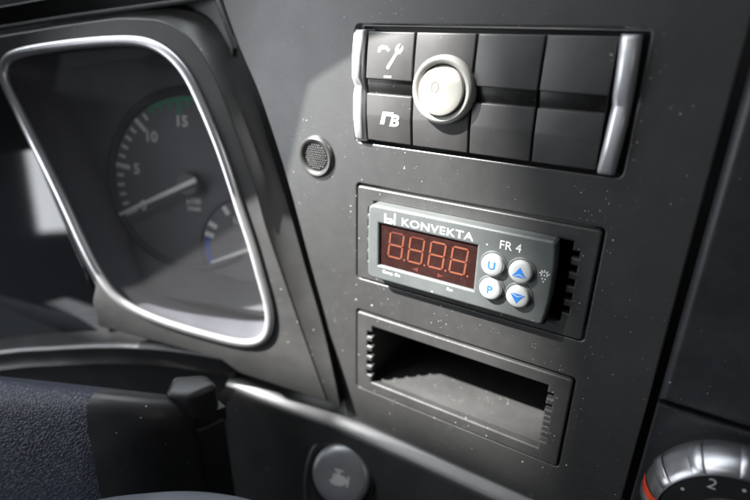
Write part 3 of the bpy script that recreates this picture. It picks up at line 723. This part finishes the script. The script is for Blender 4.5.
# ================================================================== ROTARY HEATER KNOB
KN = (105.0, -62.5)
kn = thing('rotary_knob', 'black rotary heater knob with ridged silver ring and number two', 'rotary knob', (KN[0], -8, KN[1]))
lathe('base', [(23.6, -0.1), (23.6, -4.5), (23.0, -5.0)], KN, M_BLACK, kn, seg=72)
lathe('silver_ring', [(23.4, -4.2), (25.3, -6.5), (26.0, -9.0), (26.1, -11.5), (25.2, -14.5), (23.9, -17.2), (22.6, -18.8), (21.6, -19.2), (21.2, -18.4)], KN, M_KNOBRING, kn, seg=96)
lathe('dial_face', [(21.4, -17.0), (21.2, -18.6), (19.6, -19.0), (0.01, -19.2)], KN, M_BLACK, kn, seg=72)
lathe('centre_cap', [(13.5, -18.9), (13.3, -19.8), (12.5, -20.2), (0.01, -20.4)], KN, M_BLACK, kn, seg=56)
rp_ = [(25.9, -8.6), (26.4, -9.4), (26.5, -12.0), (25.6, -15.0), (24.3, -17.5), (23.0, -19.0), (22.2, -19.4)]
def rib(ang, parent):
    V, F = [], []; wdt = 2.1
    for r_, d in rp_:
        for s_ in (-1, -0.72, 0.72, 1):
            a = R(ang) + s_ * wdt / 25.0; r2 = r_ + (0.0 if abs(s_) == 1 else 0.35)
            V.append(PANEL(KN[0] + r2 * math.cos(a), KN[1] + r2 * math.sin(a), d))
    for i in range(len(rp_) - 1):
        for j in range(3): F.append((i * 4 + j, i * 4 + j + 1, i * 4 + 5 + j, i * 4 + 4 + j))
    return build('grip_rib', V, F, M_KNOBRING, parent, 40)
for ang in (33, 63, 94, 126, 156, 186, 216, 246, 276, 306, 336, 3):
    rib(ang, kn)
text('numeral', '2', 5.4, 95.8, -46.6, -19.12, M_GPRINT, kn)
for x, z in ((89.0, -52.4), (103.6, -44.6)):
    decal('scale_dot', [disc(0.55, (x, z), 12)], -19.1, M_GPRINT, kn)
seg_ = []
for r_, a0_, a1_ in ((21.6, 168, 182), (25.9, 182, 168)):
    for i in range(6):
        a = R(a0_ + (a1_ - a0_) * i / 5); seg_.append((r_, a))
V = []; F = []
for i in range(7):
    a = R(174 + 16 * i / 6)
    for r_, d in ((26.3, -9.0), (26.15, -12.0), (25.35, -15.0), (24.1, -17.5), (22.8, -19.05), (20.6, -19.4)):
        V.append(PANEL(KN[0] + (r_ + 0.12) * math.cos(a), KN[1] + (r_ + 0.12) * math.sin(a), d - 0.05))
for i in range(6):
    for j in range(5): F.append((i * 6 + j, i * 6 + j + 1, i * 6 + 7 + j, i * 6 + 6 + j))
build('red_marker', V, F, M_RED, kn, 60)

# ================================================================== ADDED SUN BLOCKERS (unseen, out of frame)
# boards added only to bound the patch of sunlight on the panel
t = 190.0
ARC = [(-360, -150), (-230, -128), (-165, -112), (-132, -92), (-120, -60), (-117, -10), (-116, 18), (-110, 37), (-97, 48), (-75, 66), (-48, 79), (-17.5, 85.5), (10, 88), (60, 88)]
off = -SUN * t
lo = [Vector((x, 0, z)) + off for x, z in spline(ARC, 5, False)]
hi = [Vector((p.x * 1.0, p.y - 60, 330)) for p in lo]
th = Vector((0, -6, 2))
arc_blk = loft('sun_blocker_mesh', [lo, hi, [p + th for p in hi], [p + th for p in lo], lo], M_BLACK, None, 20)  # added unseen board: cuts the sun patch to an arc, shades the dials
arc_blk.name = 'arc_sun_blocker'
t2 = 3600.0
off2 = -SUN * t2
edge2 = spline([(-95, 420), (-52, 190), (-9, 78), (9, 32), (27, -13), (31, -58), (27, -110), (10, -300)], 4, False)
lf = [Vector((x, 0, z)) + off2 for x, z in edge2]
rt_ = [Vector((480, 0, z)) + off2 for x, z in edge2]
thk = Vector((20, -40, 0))
right_blk = loft('right_sun_blocker', [lf, rt_, [p + thk for p in rt_], [p + thk for p in lf], lf], M_BLACK, None, 30)  # added unseen board: soft right edge of the sun patch
tag(right_blk, 'dark board added out of frame to end the sun patch on the right', 'sun blocker')
# added unseen board: below its edge the sun does not reach the lower fascia and the leather pad
edge_ = spline([(-520, -200), (-420, -176), (-300, -146), (-180, -128), (-115, -114), (-95, -109), (-74, -102), (-40, -93), (0, -87), (60, -85), (120, -84)], 4, False)
top_ = [Vector((x, 0, z)) - SUN * 2400 for x, z in edge_]
low_ = [p + Vector((-10, -20, -260)) for p in top_]
low_blk = loft('low_sun_blocker', [top_, low_, [p + Vector((0, -14, 0)) for p in low_], [p + Vector((0, -14, 0)) for p in top_], top_], M_BLACK, None, 30)
tag(low_blk, 'dark board added out of frame to shade the lower fascia', 'door rail')
tag(arc_blk, 'dark curved board added out of frame to shape the sun patch', 'sun visor')
